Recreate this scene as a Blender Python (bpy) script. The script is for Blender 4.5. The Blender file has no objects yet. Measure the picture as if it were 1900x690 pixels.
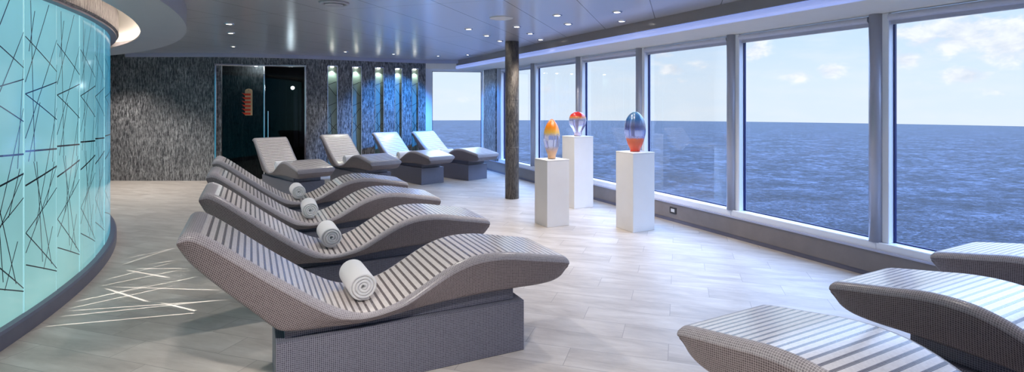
import bpy, bmesh, math, random
from mathutils import Vector, Matrix, noise
random.seed(7)
C = bpy.context.scene.collection
PI = math.pi
EYE = 1.6
CEIL = 2.66
def at(u, v, z=None, D=None):
    """world point of a photo pixel on the level z, or at distance D"""
    if D is None: D = (EYE - z) * 1000 / (v - 193)
    return Vector(((u - 950) / 1000 * D, D, EYE - (v - 193) / 1000 * D))

# ------------------------------------------------------------------ materials
def lin(c):
    return tuple((x / 12.92 if x <= .04045 else ((x + .055) / 1.055) ** 2.4) for x in c)
def rgb(r, g, b): return lin((r / 255, g / 255, b / 255)) + (1,)

class NT:
    def __init__(s, nt): s.nt = nt; s.n = nt.nodes; s.l = nt.links
    def new(s, t, **k):
        n = s.n.new(t)
        for a, b in k.items(): setattr(n, a, b)
        return n
    def set(s, sock, v):
        if isinstance(v, bpy.types.NodeSocket): s.l.new(v, sock)
        elif v is not None: sock.default_value = v
    def m(s, op, a, b=None, c=None, clamp=False):
        n = s.new('ShaderNodeMath', operation=op, use_clamp=clamp)
        s.set(n.inputs[0], a)
        if b is not None: s.set(n.inputs[1], b)
        if c is not None: s.set(n.inputs[2], c)
        return n.outputs[0]
    def vm(s, op, a, b=None):
        n = s.new('ShaderNodeVectorMath', operation=op)
        s.set(n.inputs[0], a)
        if b is not None: s.set(n.inputs[1], b)
        return n.outputs['Value'] if op in ('DOT_PRODUCT', 'LENGTH') else n.outputs[0]
    def mix(s, f, a, b):
        n = s.new('ShaderNodeMix', data_type='RGBA')
        s.set(n.inputs['Factor'], f); s.set(n.inputs['A'], a); s.set(n.inputs['B'], b)
        for k in ('A', 'B'):
            pass
        # Mix node keeps colour sockets at 6 and 7
        s.set(n.inputs[6], a); s.set(n.inputs[7], b)
        return n.outputs[2]
    def sep(s, v):
        n = s.new('ShaderNodeSeparateXYZ'); s.set(n.inputs[0], v); return n.outputs
    def comb(s, x, y, z):
        n = s.new('ShaderNodeCombineXYZ')
        for i, v in enumerate((x, y, z)): s.set(n.inputs[i], v)
        return n.outputs[0]
    def noise(s, vec, scale, detail=3, rough=.55, dist=0):
        n = s.new('ShaderNodeTexNoise'); s.set(n.inputs['Vector'], vec)
        n.inputs['Scale'].default_value = scale; n.inputs['Detail'].default_value = detail
        n.inputs['Roughness'].default_value = rough; n.inputs['Distortion'].default_value = dist
        return n.outputs['Fac']
    def ramp(s, f, stops):
        n = s.new('ShaderNodeValToRGB'); s.set(n.inputs[0], f)
        e = n.color_ramp.elements
        while len(e) < len(stops): e.new(.5)
        for k, (p, c) in enumerate(stops): e[k].position = p; e[k].color = c
        return n.outputs[0]
    def mapr(s, f, a, b, c=0, d=1):
        n = s.new('ShaderNodeMapRange', clamp=True); s.set(n.inputs[0], f)
        for i, v in enumerate((a, b, c, d)): n.inputs[i + 1].default_value = v
        return n.outputs[0]
    def bump(s, h, strength=.3, dist=.01, normal=None):
        n = s.new('ShaderNodeBump'); s.set(n.inputs['Height'], h)
        n.inputs['Strength'].default_value = strength; n.inputs['Distance'].default_value = dist
        if normal is not None: s.set(n.inputs['Normal'], normal)
        return n.outputs[0]

def mat(name, col=(.8, .8, .8, 1), rough=.5, metal=0, spec=.5, coat=0, emit=None, es=0, trans=0, ior=1.45, sheen=0, build=None):
    m = bpy.data.materials.new(name); m.use_nodes = True
    nt = NT(m.node_tree); p = nt.n['Principled BSDF']
    p.inputs['Base Color'].default_value = col if len(col) == 4 else tuple(col) + (1,)
    p.inputs['Roughness'].default_value = rough; p.inputs['Metallic'].default_value = metal
    p.inputs['Specular IOR Level'].default_value = spec; p.inputs['Coat Weight'].default_value = coat
    p.inputs['Coat Roughness'].default_value = .2
    p.inputs['Transmission Weight'].default_value = trans; p.inputs['IOR'].default_value = ior
    p.inputs['Sheen Weight'].default_value = sheen
    if emit: p.inputs['Emission Color'].default_value = emit; p.inputs['Emission Strength'].default_value = es
    if build: build(nt, p)
    return m
def pos(nt): return nt.new('ShaderNodeNewGeometry').outputs['Position']
def objc(nt): return nt.new('ShaderNodeTexCoord').outputs['Object']
def uvc(nt): return nt.new('ShaderNodeTexCoord').outputs['UV']

def tile_grid(nt, x, y, t=.0105, g=.19):
    fx = nt.m('FRACT', nt.m('DIVIDE', x, t)); fy = nt.m('FRACT', nt.m('DIVIDE', y, t))
    gx = nt.m('GREATER_THAN', fx, 1 - g); gy = nt.m('GREATER_THAN', fy, 1 - g)
    return nt.m('MAXIMUM', gx, gy)
def tile_rand(nt, x, y, t=.0105):
    w = nt.new('ShaderNodeTexWhiteNoise', noise_dimensions='2D')
    nt.set(w.inputs[0], nt.comb(nt.m('FLOOR', nt.m('DIVIDE', x, t)), nt.m('FLOOR', nt.m('DIVIDE', y, t)), 0.0))
    return w.outputs[0]
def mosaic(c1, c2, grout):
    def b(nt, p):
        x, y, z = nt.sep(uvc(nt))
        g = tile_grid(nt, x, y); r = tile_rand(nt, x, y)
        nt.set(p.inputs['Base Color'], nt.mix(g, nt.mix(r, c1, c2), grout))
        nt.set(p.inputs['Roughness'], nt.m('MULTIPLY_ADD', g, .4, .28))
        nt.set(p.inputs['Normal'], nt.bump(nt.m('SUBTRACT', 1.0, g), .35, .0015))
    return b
def stripes(nt, p):
    x, y, z = nt.sep(uvc(nt))
    g = tile_grid(nt, x, y, .0105, .12); r = tile_rand(nt, x, y)
    s = nt.m('GREATER_THAN', nt.m('FRACT', nt.m('DIVIDE', x, .042)), .64)
    light = nt.mix(r, rgb(228, 220, 217), rgb(240, 233, 230)); dark = nt.mix(r, rgb(100, 90, 90), rgb(118, 107, 106))
    col = nt.mix(s, light, dark)
    nt.set(p.inputs['Base Color'], nt.mix(nt.m('MULTIPLY', g, .3), col, rgb(165, 158, 152)))
    nt.set(p.inputs['Roughness'], nt.m('MULTIPLY_ADD', g, .2, .24))
    nt.set(p.inputs['Normal'], nt.bump(nt.m('SUBTRACT', 1.0, g), .2, .001))
M = {}
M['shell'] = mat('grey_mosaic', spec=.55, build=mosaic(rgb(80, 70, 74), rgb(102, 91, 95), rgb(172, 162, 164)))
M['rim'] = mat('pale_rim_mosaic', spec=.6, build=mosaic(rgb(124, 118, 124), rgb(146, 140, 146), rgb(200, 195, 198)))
M['plinth'] = mat('slate_mosaic', spec=.5, build=mosaic(rgb(68, 68, 84), rgb(88, 88, 104), rgb(150, 151, 164)))
M['stripe'] = mat('striped_mosaic', spec=.7, coat=.7, build=stripes)

def floor_b(nt, p):
    P = pos(nt)
    a = nt.vm('DOT_PRODUCT', P, (.955, -.297, 0)); b = nt.vm('DOT_PRODUCT', P, (.297, .955, 0))
    b2 = nt.m('DIVIDE', nt.m('ADD', b, .005), .25)
    row = nt.m('FLOOR', b2)
    a2 = nt.m('DIVIDE', nt.m('ADD', nt.m('MULTIPLY_ADD', row, .307, a), .37), .92)
    fa = nt.m('FRACT', a2); fb = nt.m('FRACT', b2)
    g = nt.m('MAXIMUM', nt.m('GREATER_THAN', fa, .9955), nt.m('GREATER_THAN', fb, .985))
    w = nt.new('ShaderNodeTexWhiteNoise', noise_dimensions='2D'); nt.set(w.inputs[0], nt.comb(nt.m('FLOOR', a2), row, 0.0))
    rnd = w.outputs[0]
    sv = nt.comb(nt.m('MULTIPLY', a, 1.2), nt.m('MULTIPLY', b, 4.5), nt.m('MULTIPLY', rnd, 3.0))
    n1 = nt.noise(sv, 1.4, 6, .6, .6); n2 = nt.noise(sv, 8, 5, .65)
    f = nt.m('ADD', nt.m('MULTIPLY', n1, .65), nt.m('ADD', nt.m('MULTIPLY', n2, .25), nt.m('MULTIPLY', rnd, .05)))
    c = nt.ramp(f, [(.32, rgb(166, 157, 150)), (.5, rgb(192, 184, 177)), (.68, rgb(212, 206, 200))])
    c = nt.mix(g, c, rgb(150, 143, 139))
    nt.set(p.inputs['Base Color'], c)
    nt.set(p.inputs['Roughness'], nt.mapr(n2, .3, .7, .34, .5))
    nt.set(p.inputs['Normal'], nt.bump(nt.m('SUBTRACT', nt.m('MULTIPLY', n2, .3), g), .15, .002))
M['floor'] = mat('stone_tiles', spec=.5, build=floor_b)

def ceil_b(nt, p):
    P = pos(nt)
    a = nt.vm('DOT_PRODUCT', P, (.955, -.297, 0)); b = nt.vm('DOT_PRODUCT', P, (.297, .955, 0))
    fa = nt.m('FRACT', nt.m('DIVIDE', nt.m('ADD', a, 1.005), .71)); fb = nt.m('FRACT', nt.m('DIVIDE', b, 2.6))
    g = nt.m('MAXIMUM', nt.m('LESS_THAN', fa, .012), nt.m('LESS_THAN', fb, .0022))
    br = nt.noise(nt.comb(nt.m('MULTIPLY', a, 1.0), nt.m('MULTIPLY', b, 7.0), 0.0), 1.5, 5, .6)
    nt.set(p.inputs['Base Color'], nt.mix(g, nt.mix(br, rgb(222, 222, 230), rgb(226, 226, 234)), rgb(50, 50, 55)))
    nt.set(p.inputs['Roughness'], nt.mapr(br, .3, .7, .30, .32))
    nt.set(p.inputs['Normal'], nt.bump(nt.m('SUBTRACT', 1.0, g), .05, .002))
M['ceiling'] = mat('brushed_ceiling_panels', metal=.45, spec=.5, coat=.9, build=ceil_b)

def streak(base, hi, sparkle=1.0, rough=.35, metal=.0):
    def b(nt, p):
        P = objc(nt); x, y, z = nt.sep(P)
        v = nt.comb(nt.m('MULTIPLY', x, 1.0), nt.m('MULTIPLY', y, 1.0), nt.m('MULTIPLY', z, .09))
        n1 = nt.noise(v, 75, 4, .7); n2 = nt.noise(nt.comb(x, y, nt.m('MULTIPLY', z, .35)), 40, 4, .7, .4)
        n3 = nt.noise(P, 3.0, 3)
        rows = nt.m('ABSOLUTE', nt.m('SUBTRACT', nt.m('FRACT', nt.m('DIVIDE', nt.m('ADD', z, nt.m('MULTIPLY', n2, .06)), .36)), .5))
        row = nt.mapr(rows, .0, .07, 1, 0)
        h = nt.m('ADD', nt.m('MULTIPLY', n1, .7), nt.m('MULTIPLY', n2, .5))
        sp_ = nt.mapr(nt.noise(P, 60, 2), .56, .64, 0, 1)
        f = nt.m('ADD', nt.mapr(h, .53, .80, 0, 1), nt.m('MULTIPLY', nt.m('MULTIPLY', row, sp_), .5), clamp=True)
        f = nt.m('MULTIPLY', f, nt.mapr(n3, .3, .7, .55, 1))
        nt.set(p.inputs['Base Color'], nt.mix(f, base, hi))
        nt.set(p.inputs['Normal'], nt.bump(h, .8 * sparkle, .012))
        p.inputs['Roughness'].default_value = rough; p.inputs['Metallic'].default_value = metal
    return b
M['stone'] = mat('ribbed_dark_stone', spec=.6, build=streak(rgb(60, 60, 64), rgb(215, 215, 217), 1.0, .3))
M['header'] = mat('ribbed_silver_stone', spec=.6, build=streak(rgb(84, 80, 84), rgb(222, 220, 222), 1.0, .35, .1))
M['pillar'] = mat('ribbed_brown_stone', spec=.6, build=streak(rgb(66, 62, 60), rgb(165, 155, 142), 1.0, .3))
def noisy(c1, c2, scale, bumpv=.1, stretch=(1, 1, 1)):
    def b(nt, p):
        v = nt.vm('MULTIPLY', objc(nt), stretch); n = nt.noise(v, scale, 5, .6)
        nt.set(p.inputs['Base Color'], nt.mix(n, c1, c2)); nt.set(p.inputs['Normal'], nt.bump(n, bumpv, .004))
    return b
M['cream'] = mat('cream_paint', rough=.55, build=noisy(rgb(238, 232, 220), rgb(244, 239, 228), 3, .02))
M['white'] = mat('white_paint', rough=.45, build=noisy(rgb(205, 205, 210), rgb(215, 215, 218), 4, .02))
M['soffit'] = mat('grey_satin_paint', rough=.38, build=noisy(rgb(168, 168, 176), rgb(180, 180, 188), 3, .02))
M['lilac'] = mat('satin_trim', rough=.3, build=noisy(rgb(176, 180, 204), rgb(186, 190, 214), 3, .02))
M['led'] = mat('blue_lit_lip', rgb(176, 180, 204), .3, emit=rgb(150, 172, 246), es=.6)  # glow added to the lip to bring blue to it and the ceiling
M['fascia'] = mat('gloss_taupe_panel', rough=.16, build=noisy(rgb(142, 137, 138), rgb(152, 147, 148), 3, .01))
M['taupe'] = mat('taupe_kick_panel', rough=.35, build=noisy(rgb(120, 112, 112), rgb(142, 134, 132), 5, .05))
M['alu'] = mat('satin_aluminium', rough=.42, metal=.5, build=noisy(rgb(172, 174, 186), rgb(190, 192, 204), 6, .01, (1, 1, .1)))
M['frame'] = mat('white_window_frame', rough=.25, build=noisy(rgb(232, 236, 246), rgb(240, 243, 250), 6, .01))
M['gasket'] = mat('dark_blue_gasket', rgb(22, 32, 88), .4)
M['blind'] = mat('grey_blind_fabric', rough=.6, build=noisy(rgb(196, 198, 212), rgb(206, 208, 222), 30, .05))
M['chrome'] = mat('polished_steel', rgb(222, 222, 226), .14, 1)
M['marble'] = mat('white_marble', rough=.3, build=noisy(rgb(226, 222, 218), rgb(240, 238, 236), 2.5, .02))
M['dark'] = mat('black_lobby_paint', rough=.5, build=noisy(rgb(14, 15, 16), rgb(24, 25, 26), 3, .05))
M['curb'] = mat('grey_stone_curb', rough=.4, build=noisy(rgb(96, 98, 120), rgb(116, 116, 134), 5, .08))
M['lens'] = mat('lamp_lens', rgb(255, 250, 240), .3, emit=rgb(255, 246, 232), es=14)
M['lobby_lens'] = mat('lobby_lamp_lens', rgb(255, 255, 255), .3, emit=(1, 1, 1, 1), es=22)
M['cove_led'] = mat('cove_led', rgb(255, 240, 225), .3, emit=rgb(255, 236, 218), es=15)
M['plastic'] = mat('white_plastic', rgb(222, 222, 222), .4)
M['darkplastic'] = mat('charcoal_plastic', rgb(50, 50, 54), .4)
M['beige'] = mat('pale_wood', rough=.5, build=noisy(rgb(226, 190, 140), rgb(240, 208, 160), 12, .03, (1, 1, .2)))
M['red'] = mat('orange_red_slip', rgb(214, 62, 30), .5)
M['teal_dim'] = mat('niche_glass', rough=.2, spec=.7, build=noisy(rgb(112, 130, 126), rgb(128, 148, 142), 3, .02))
M['etch'] = mat('etched_line_dark', rgb(30, 34, 38), .3)
M['mirror'] = mat('mirror_line', rgb(96, 108, 122), .12, 1)
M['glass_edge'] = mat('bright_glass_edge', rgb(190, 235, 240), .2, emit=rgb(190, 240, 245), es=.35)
def towel_b(nt, p):
    n = nt.noise(objc(nt), 260, 3, .7); n2 = nt.noise(objc(nt), 28, 3)
    nt.set(p.inputs['Normal'], nt.bump(nt.m('ADD', n, n2), .35, .004))
M['towel'] = mat('white_towelling', rgb(238, 238, 240), .95, spec=.1, sheen=.4, build=towel_b)

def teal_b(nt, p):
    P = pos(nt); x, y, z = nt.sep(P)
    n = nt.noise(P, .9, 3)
    top = nt.mix(nt.mapr(y, 4.6, 6.3), rgb(140, 204, 218), rgb(34, 132, 172))  # deeper blue along y paints in the darkening at grazing view
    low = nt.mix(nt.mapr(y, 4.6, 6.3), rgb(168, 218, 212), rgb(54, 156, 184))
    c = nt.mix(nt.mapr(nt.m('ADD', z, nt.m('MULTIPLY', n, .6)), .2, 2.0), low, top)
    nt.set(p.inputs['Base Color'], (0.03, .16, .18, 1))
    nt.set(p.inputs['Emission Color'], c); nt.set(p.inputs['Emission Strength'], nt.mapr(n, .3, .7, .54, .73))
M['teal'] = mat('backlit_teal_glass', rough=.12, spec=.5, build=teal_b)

def thin_glass(name, tint, refl=.06, rough=.0):
    m = bpy.data.materials.new(name); m.use_nodes = True
    nt = NT(m.node_tree); nt.n.remove(nt.n['Principled BSDF'])
    out = nt.n['Material Output']
    t = nt.new('ShaderNodeBsdfTransparent'); t.inputs[0].default_value = tint
    g = nt.new('ShaderNodeBsdfGlossy'); g.inputs['Roughness'].default_value = rough; g.inputs[0].default_value = (1, 1, 1, 1)
    fr = nt.new('ShaderNodeFresnel'); fr.inputs[0].default_value = 1.45
    mx = nt.new('ShaderNodeMixShader'); nt.l.new(nt.m('MULTIPLY', fr.outputs[0], refl), mx.inputs[0])
    nt.l.new(t.outputs[0], mx.inputs[1]); nt.l.new(g.outputs[0], mx.inputs[2]); nt.l.new(mx.outputs[0], out.inputs[0])
    return m
M['pane'] = thin_glass('window_glass', (.97, .985, 1, 1), .12)
M['door_glass'] = thin_glass('smoked_door_glass', (.34, .36, .36, 1), .45, .02)

def egg(stops, streaks, clear):
    def b(nt, p):
        P = objc(nt); x, y, z = nt.sep(P)
        n = nt.noise(nt.comb(nt.m('MULTIPLY', x, 6.0), nt.m('MULTIPLY', y, 6.0), z), 9, 4, .7)
        f = nt.m('ADD', z, nt.m('MULTIPLY', nt.m('SUBTRACT', n, .5), streaks))
        c = nt.ramp(nt.m('MULTIPLY', f, 1.0), stops); nt.set(p.inputs['Base Color'], c)
        t = nt.m('MULTIPLY', nt.mapr(f, clear[0] - .03, clear[0] + .02), nt.mapr(f, clear[1] + .02, clear[1] - .03))
        nt.set(p.inputs['Transmission Weight'], nt.m('MULTIPLY_ADD', t, .62, .2))
    return b

# ------------------------------------------------------------------ mesh helpers
def link(name, me, m=None, parent=None, smooth=False):
    o = bpy.data.objects.new(name, me); C.objects.link(o)
    for mm in (m if isinstance(m, (list, tuple)) else [m]):
        if mm: me.materials.append(mm)
    if smooth:
        for f in me.polygons: f.use_smooth = True
    if parent is not None: o.parent = parent
    return o
def pydata(name, V, F, m, parent=None, smooth=False, mi=None, uv=None):
    me = bpy.data.meshes.new(name); me.from_pydata([tuple(v) for v in V], [], F)
    if mi: 
        for k, f in enumerate(me.polygons): f.material_index = mi[k]
    if uv:
        L = me.uv_layers.new(name='UVMap')
        for f in me.polygons:
            for li, vi in zip(f.loop_indices, f.vertices): L.data[li].uv = uv[vi]
    me.update()
    return link(name, me, m, parent, smooth)
def obj(name, bm, m, parent=None, smooth=False, recalc=True):
    if recalc: bmesh.ops.recalc_face_normals(bm, faces=bm.faces[:])
    me = bpy.data.meshes.new(name); bm.to_mesh(me); bm.free()
    return link(name, me, m, parent, smooth)
def box_bm(x0, x1, y0, y1, z0, z1, bev=0, seg=2, bm=None, mtx=None):
    b = bmesh.new()
    bmesh.ops.create_cube(b, size=1)
    for v in b.verts:
        v.co = Vector(((x0 + x1) / 2 + v.co.x * (x1 - x0), (y0 + y1) / 2 + v.co.y * (y1 - y0), (z0 + z1) / 2 + v.co.z * (z1 - z0)))
    if bev: bmesh.ops.bevel(b, geom=b.edges[:], offset=bev, segments=seg, profile=.5, affect='EDGES')
    if mtx is not None: bmesh.ops.transform(b, matrix=mtx, verts=b.verts[:])
    if bm is None: return b
    me = bpy.data.meshes.new('t'); b.to_mesh(me); b.free(); bm.from_mesh(me); bpy.data.meshes.remove(me); return bm
def lathe(prof, n=40, bm=None, off=(0, 0, 0)):
    bm = bm or bmesh.new(); rings = []
    for r, z in prof:
        if r < 1e-6: rings.append([bm.verts.new((off[0], off[1], off[2] + z))])
        else: rings.append([bm.verts.new((off[0] + r * math.cos(2 * PI * k / n), off[1] + r * math.sin(2 * PI * k / n), off[2] + z)) for k in range(n)])
    for a, b in zip(rings, rings[1:]):
        for k in range(n):
            k2 = (k + 1) % n
            if len(a) == 1 and len(b) == 1: continue
            if len(a) == 1: bm.faces.new((a[0], b[k], b[k2]))
            elif len(b) == 1: bm.faces.new((a[k], a[k2], b[0]))
            else: bm.faces.new((a[k], a[k2], b[k2], b[k]))
    return bm
def props(o, label=None, cat=None, group=None, kind=None):
    for k, v in (('label', label), ('category', cat), ('group', group), ('kind', kind)):
        if v: o[k] = v
    return o
def thing(name, label, cat, loc=(0, 0, 0), rz=0, group=None):
    o = bpy.data.objects.new(name, None); C.objects.link(o); o.location = loc; o.rotation_euler = (0, 0, rz)
    o.empty_display_size = .1
    return props(o, label, cat, group)
def struct(o): o['kind'] = 'structure'; return o
def sempty(name):
    o = bpy.data.objects.new(name, None); C.objects.link(o); o['kind'] = 'structure'; return o
def dup(root, loc, rz=None, label=None, skip=()):
    r = root.copy(); C.objects.link(r); r.location = loc
    if rz is not None: r.rotation_euler = (0, 0, rz)
    if label: r['label'] = label
    for ch in list(root.children):
        c = ch.copy(); C.objects.link(c); c.parent = r
        for g in ch.children:
            d = g.copy(); C.objects.link(d); d.parent = c
    return r
def slab(pts, z0, z1, name, m, parent=None):
    n = len(pts); V = [(p[0], p[1], z0) for p in pts] + [(p[0], p[1], z1) for p in pts]
    F = [list(range(n))[::-1], list(range(n, 2 * n))] + [[i, (i + 1) % n, n + (i + 1) % n, n + i] for i in range(n)]
    return pydata(name, V, F, m, parent)
def sweep_bm(path, sect, bm=None, closed_sect=True, caps=True):
    """path: list of (point2d, normal2d); sect: list of (offset along normal, z)"""
    bm = bm or bmesh.new(); R = []
    for (p, nrm) in path: R.append([bm.verts.new((p[0] + nrm[0] * o, p[1] + nrm[1] * o, z)) for o, z in sect])
    n = len(sect)
    for a, b in zip(R, R[1:]):
        for k in range(n if closed_sect else n - 1):
            bm.faces.new((a[k], a[(k + 1) % n], b[(k + 1) % n], b[k]))
    if caps and closed_sect: bm.faces.new(R[0][::-1]); bm.faces.new(R[-1])
    return bm

# ------------------------------------------------------------------ plan of the room
TW = Vector((.485, -1)).normalized()          # along the window wall, towards the near end
NW = Vector((-.9, -.4364)).normalized()       # its inward normal
def wp(s, off=0.0):                           # s: metres of depth before Y=7.66
    return Vector((2.03 + .485 * s, 7.66 - s)) + NW * off
S_NEAR, S_FAR = 10.8, -5.6
CORNER = wp(S_FAR)
BW = [(-13, 11.3), (-9.5, 11.28), (-8.4, 11.27), (-7.4, 11.25), (-6.5, 11.25), (-5.9, 11.29), (-5.3, 11.41), (-4.75, 11.6), (-4.2, 11.86), (-3.7, 12.13), (-3.2, 12.42), (-2.75, 12.68), (-2.4, 12.86), (-2.08, 12.98)]
def smooth_path(P, n=6):
    out = []
    for i in range(len(P) - 1):
        p0, p1, p2, p3 = (Vector(P[max(i - 1, 0)]), Vector(P[i]), Vector(P[i + 1]), Vector(P[min(i + 2, len(P) - 1)]))
        for k in range(n):
            t = k / n
            out.append(.5 * ((2 * p1) + (p2 - p0) * t + (2 * p0 - 5 * p1 + 4 * p2 - p3) * t * t + (3 * p1 - p0 - 3 * p2 + p3) * t ** 3))
    out.append(Vector(P[-1])); return out
BP = smooth_path(BW)
BL = [0]
for a, b in zip(BP, BP[1:]): BL.append(BL[-1] + (b - a).length)
def bw(l):
    l = max(0, min(BL[-1], l))
    for i in range(len(BP) - 1):
        if l <= BL[i + 1]:
            t = (l - BL[i]) / (BL[i + 1] - BL[i]); p = BP[i].lerp(BP[i + 1], t)
            d = (BP[min(i + 2, len(BP) - 1)] - BP[max(i - 1, 0)]).normalized()
            return p, Vector((d.y, -d.x))          # normal towards the room (-Y)
def bw_at(k):                                   # arc length where the direction X/Y = k meets the wall
    for i in range(len(BP) - 1):
        a, b = BP[i], BP[i + 1]
        fa, fb = a.x - k * a.y, b.x - k * b.y
        if fa <= 0 <= fb: return BL[i] + (BL[i + 1] - BL[i]) * (-fa / (fb - fa))
def bpath(l0, l1, step=.12):
    n = max(1, int(math.ceil((l1 - l0) / step)))
    return [bw(l0 + (l1 - l0) * k / n) for k in range(n + 1)]
CC = Vector((-11.92, 1.17))                      # centre of the curved glass wall
def pol(R, th): return Vector((CC.x + R * math.cos(th), CC.y + R * math.sin(th)))
def ppath(t0, t1, n):
    return [(CC, Vector((math.cos(t0 + (t1 - t0) * k / n), math.sin(t0 + (t1 - t0) * k / n)))) for k in range(n + 1)]

# floor / ceiling
outline = [wp(S_NEAR, -.2), wp(S_FAR, -.2), Vector((-2.08, 13.2))] + [p + Vector((0, .1)) for p in BP[::-3]] + [Vector((-13.2, 11.3)), Vector((-13.2, -4)), Vector((wp(S_NEAR, -.2).x, -4))]
struct(slab(outline, -.1, 0, 'floor', M['floor']))
c_out = [wp(S_NEAR, .60), wp(S_FAR + .35, .60), Vector((-2.08, 12.75))] + [p - Vector((0, .04)) for p in BP[::-3]] + [Vector((-13.2, 11.3)), Vector((-13.2, -4)), Vector((wp(S_NEAR, .6).x, -4))]
struct(slab(outline, CEIL, CEIL + .1, 'ceiling', M['ceiling']))
struct(obj('wall_left', box_bm(-13.3, -13.1, -4, 11.5, 0, CEIL), M['white']))
struct(obj('wall_front', box_bm(-13.2, 8.6, -4.2, -3.15, 0, CEIL), M['white']))

# ---- back wall with a doorway and five niches
DL0, DL1 = bw_at((401 - 950) / 1000), bw_at((567 - 950) / 1000)
niches = [(608, 626), (653.5, 670.5), (695.7, 711.7), (732.6, 745.7), (764, 776)]
NL = [(bw_at((a - 950) / 1000), bw_at((b - 950) / 1000)) for a, b in niches]
WTOP = 2.58
bm = bmesh.new()
cuts = [(DL0, DL1, 2.43)] + [(a, b, 2.45) for a, b in NL]
l = 0
for a, b, zt in cuts:
    sweep_bm(bpath(l, a), [(0, 0), (0, CEIL), (-.14, CEIL), (-.14, 0)], bm)
    sweep_bm(bpath(a, b), [(0, zt), (0, CEIL), (-.14, CEIL), (-.14, zt)], bm)
    l = b
sweep_bm(bpath(l, BL[-1]), [(0, 0), (0, CEIL), (-.14, CEIL), (-.14, 0)], bm)
struct(obj('wall_back', bm, M['stone']))
bm = sweep_bm(bpath(bw_at((236 - 950) / 1000), BL[-1]), [(.0, WTOP), (.05, WTOP), (.06, WTOP + .005), (.06, CEIL - .002), (0, CEIL - .002)])
struct(obj('trim_1', bm, M['lilac']))
struct(obj('trim_10', sweep_bm([(Vector((-2.12, 12.97)), Vector((0.137, -.99))), (Vector((-.5, 13.2)), Vector((.137, -.99)))], [(.0, WTOP), (.08, WTOP), (.08, CEIL - .002), (0, CEIL - .002)]), M['lilac']))
# niches
for i, (a, b) in enumerate(NL):
    which = ['first lit niche from the glass door, above the gap between two loungers', 'second lit niche from the glass door', 'middle one of the five lit niches in the dark wall',
             'fourth lit niche from the door, bluish glass', 'last narrow lit niche, nearest the end window'][i]
    p, n = bw((a + b) / 2)
    ang = math.atan2(n.y, n.x) + PI / 2
    t = thing('light_niche', which, 'niche', (p.x, p.y, 0), ang, 'lit glass niches in the dark stone wall')
    w = (b - a)
    bmf = bmesh.new()
    for x in (-w / 2, w / 2): box_bm(x - .006, x + .006, -.012, .1, 0.02, 2.45, .002, 1, bmf)
    box_bm(-w / 2, w / 2, -.012, .1, 2.437, 2.455, .002, 1, bmf)
    obj('frame', bmf, M['chrome'], t)
    V = []; F = []; mi = []
    def quad(pts, m_):
        k = len(V); V.extend(pts); F.append([k, k + 1, k + 2, k + 3]); mi.append(m_)
    y = .1
    quad([(-w / 2, y, 0.02), (w / 2, y, .02), (w / 2, y, 2.45), (-w / 2, y, 2.45)], 0)
    quad([(-w / 2, y + .02, 0.02), (-w / 2, y + .02, 2.45), (w / 2, y + .02, 2.45), (w / 2, y + .02, .02)], 0)
    rr = random.Random(i)
    h = w / 2 - .012
    for x0, z0, x1, z1 in [(-h, 2.02, h, 2.10), (-h, 2.02, h, 1.78), (-h, 1.55, h, 1.63), (-h, 1.25, h, 1.5), (-h, 1.22, h, 1.02), (h, 1.15, -h, .9), (-h * .3, 1.4, h * .6, .4)]:
        d = Vector((x1 - x0, z1 - z0)).normalized() * .005
        quad([(x0 - d.y, y - .002, z0 + d.x), (x0 + d.y, y - .002, z0 - d.x), (x1 + d.y, y - .002, z1 - d.x), (x1 - d.y, y - .002, z1 + d.x)], 1)
    pydata('glass_panel', V, F, [M['teal_dim'], M['etch']], t, mi=mi)
    o = obj('lamp', lathe([(0, 0), (.03, 0), (.034, .006), (.034, .02)], 20), M['lens'], t); o.location = (0, .045, 2.42)
    ld = bpy.data.lights.new('niche_spot', 'SPOT'); ld.energy = 13; ld.spot_size = R_ = math.radians(100); ld.spot_blend = .6; ld.shadow_soft_size = .02; ld.color = (.92, 1, .85)
    lo = bpy.data.objects.new('niche_spot', ld); C.objects.link(lo); lo.parent = t; lo.location = (0, .03, 2.40)

# ---- doorway
pd, nd = bw((DL0 + DL1) / 2); p0, _ = bw(DL0); p1, _ = bw(DL1)
dv = (p1 - p0); dw = dv.length; dang = math.atan2(dv.y, dv.x); mid = (p0 + p1) / 2
door = sempty('door_1'); door.location = (mid.x, mid.y, 0); door.rotation_euler = (0, 0, dang)
bm = bmesh.new()
for x in (-dw / 2, dw / 2): box_bm(x - .018, x + .018, -.07, .14, 0, 2.44, .004, 1, bm)
box_bm(-dw / 2, dw / 2, -.07, .14, 2.405, 2.44, .004, 1, bm)
obj('frame', bm, M['chrome'], door)
# stone lining on the left, lobby behind
bm = bmesh.new()
box_bm(-dw / 2 - .3, dw / 2 + .1, 2.3, 2.4, 0, 2.5, 0, 1, bm)
box_bm(-dw / 2 - .4, -dw / 2 - .3, .2, 2.4, 0, 2.5, 0, 1, bm)
box_bm(dw / 2 + .05, dw / 2 + .15, .2, 2.4, 0, 2.5, 0, 1, bm)
box_bm(-dw / 2 - .4, dw / 2 + .15, .14, 2.4, 2.5, 2.6, 0, 1, bm)
box_bm(-dw / 2 - .4, dw / 2 + .15, .14, 2.4, -.1, 0, 0, 1, bm)
obj('lobby', bm, M['dark'], door)
obj('stone_lining', box_bm(-dw / 2 + .02, -dw / 2 + .86, .42, .5, 0, 2.5), M['stone'], door)
bm = bmesh.new()
for x in (.36, .50, .64): box_bm(x, x + .10, 2.2, 2.28, .5, 2.0, 0, 1, bm)
obj('lobby_panel', bm, M['curb'], door)
lw = .80
leaf = obj('door_leaf', box_bm(-dw / 2 + .11, -dw / 2 + .11 + lw, .02, .032, .02, 2.40, .002, 1), M['door_glass'], door)
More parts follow.
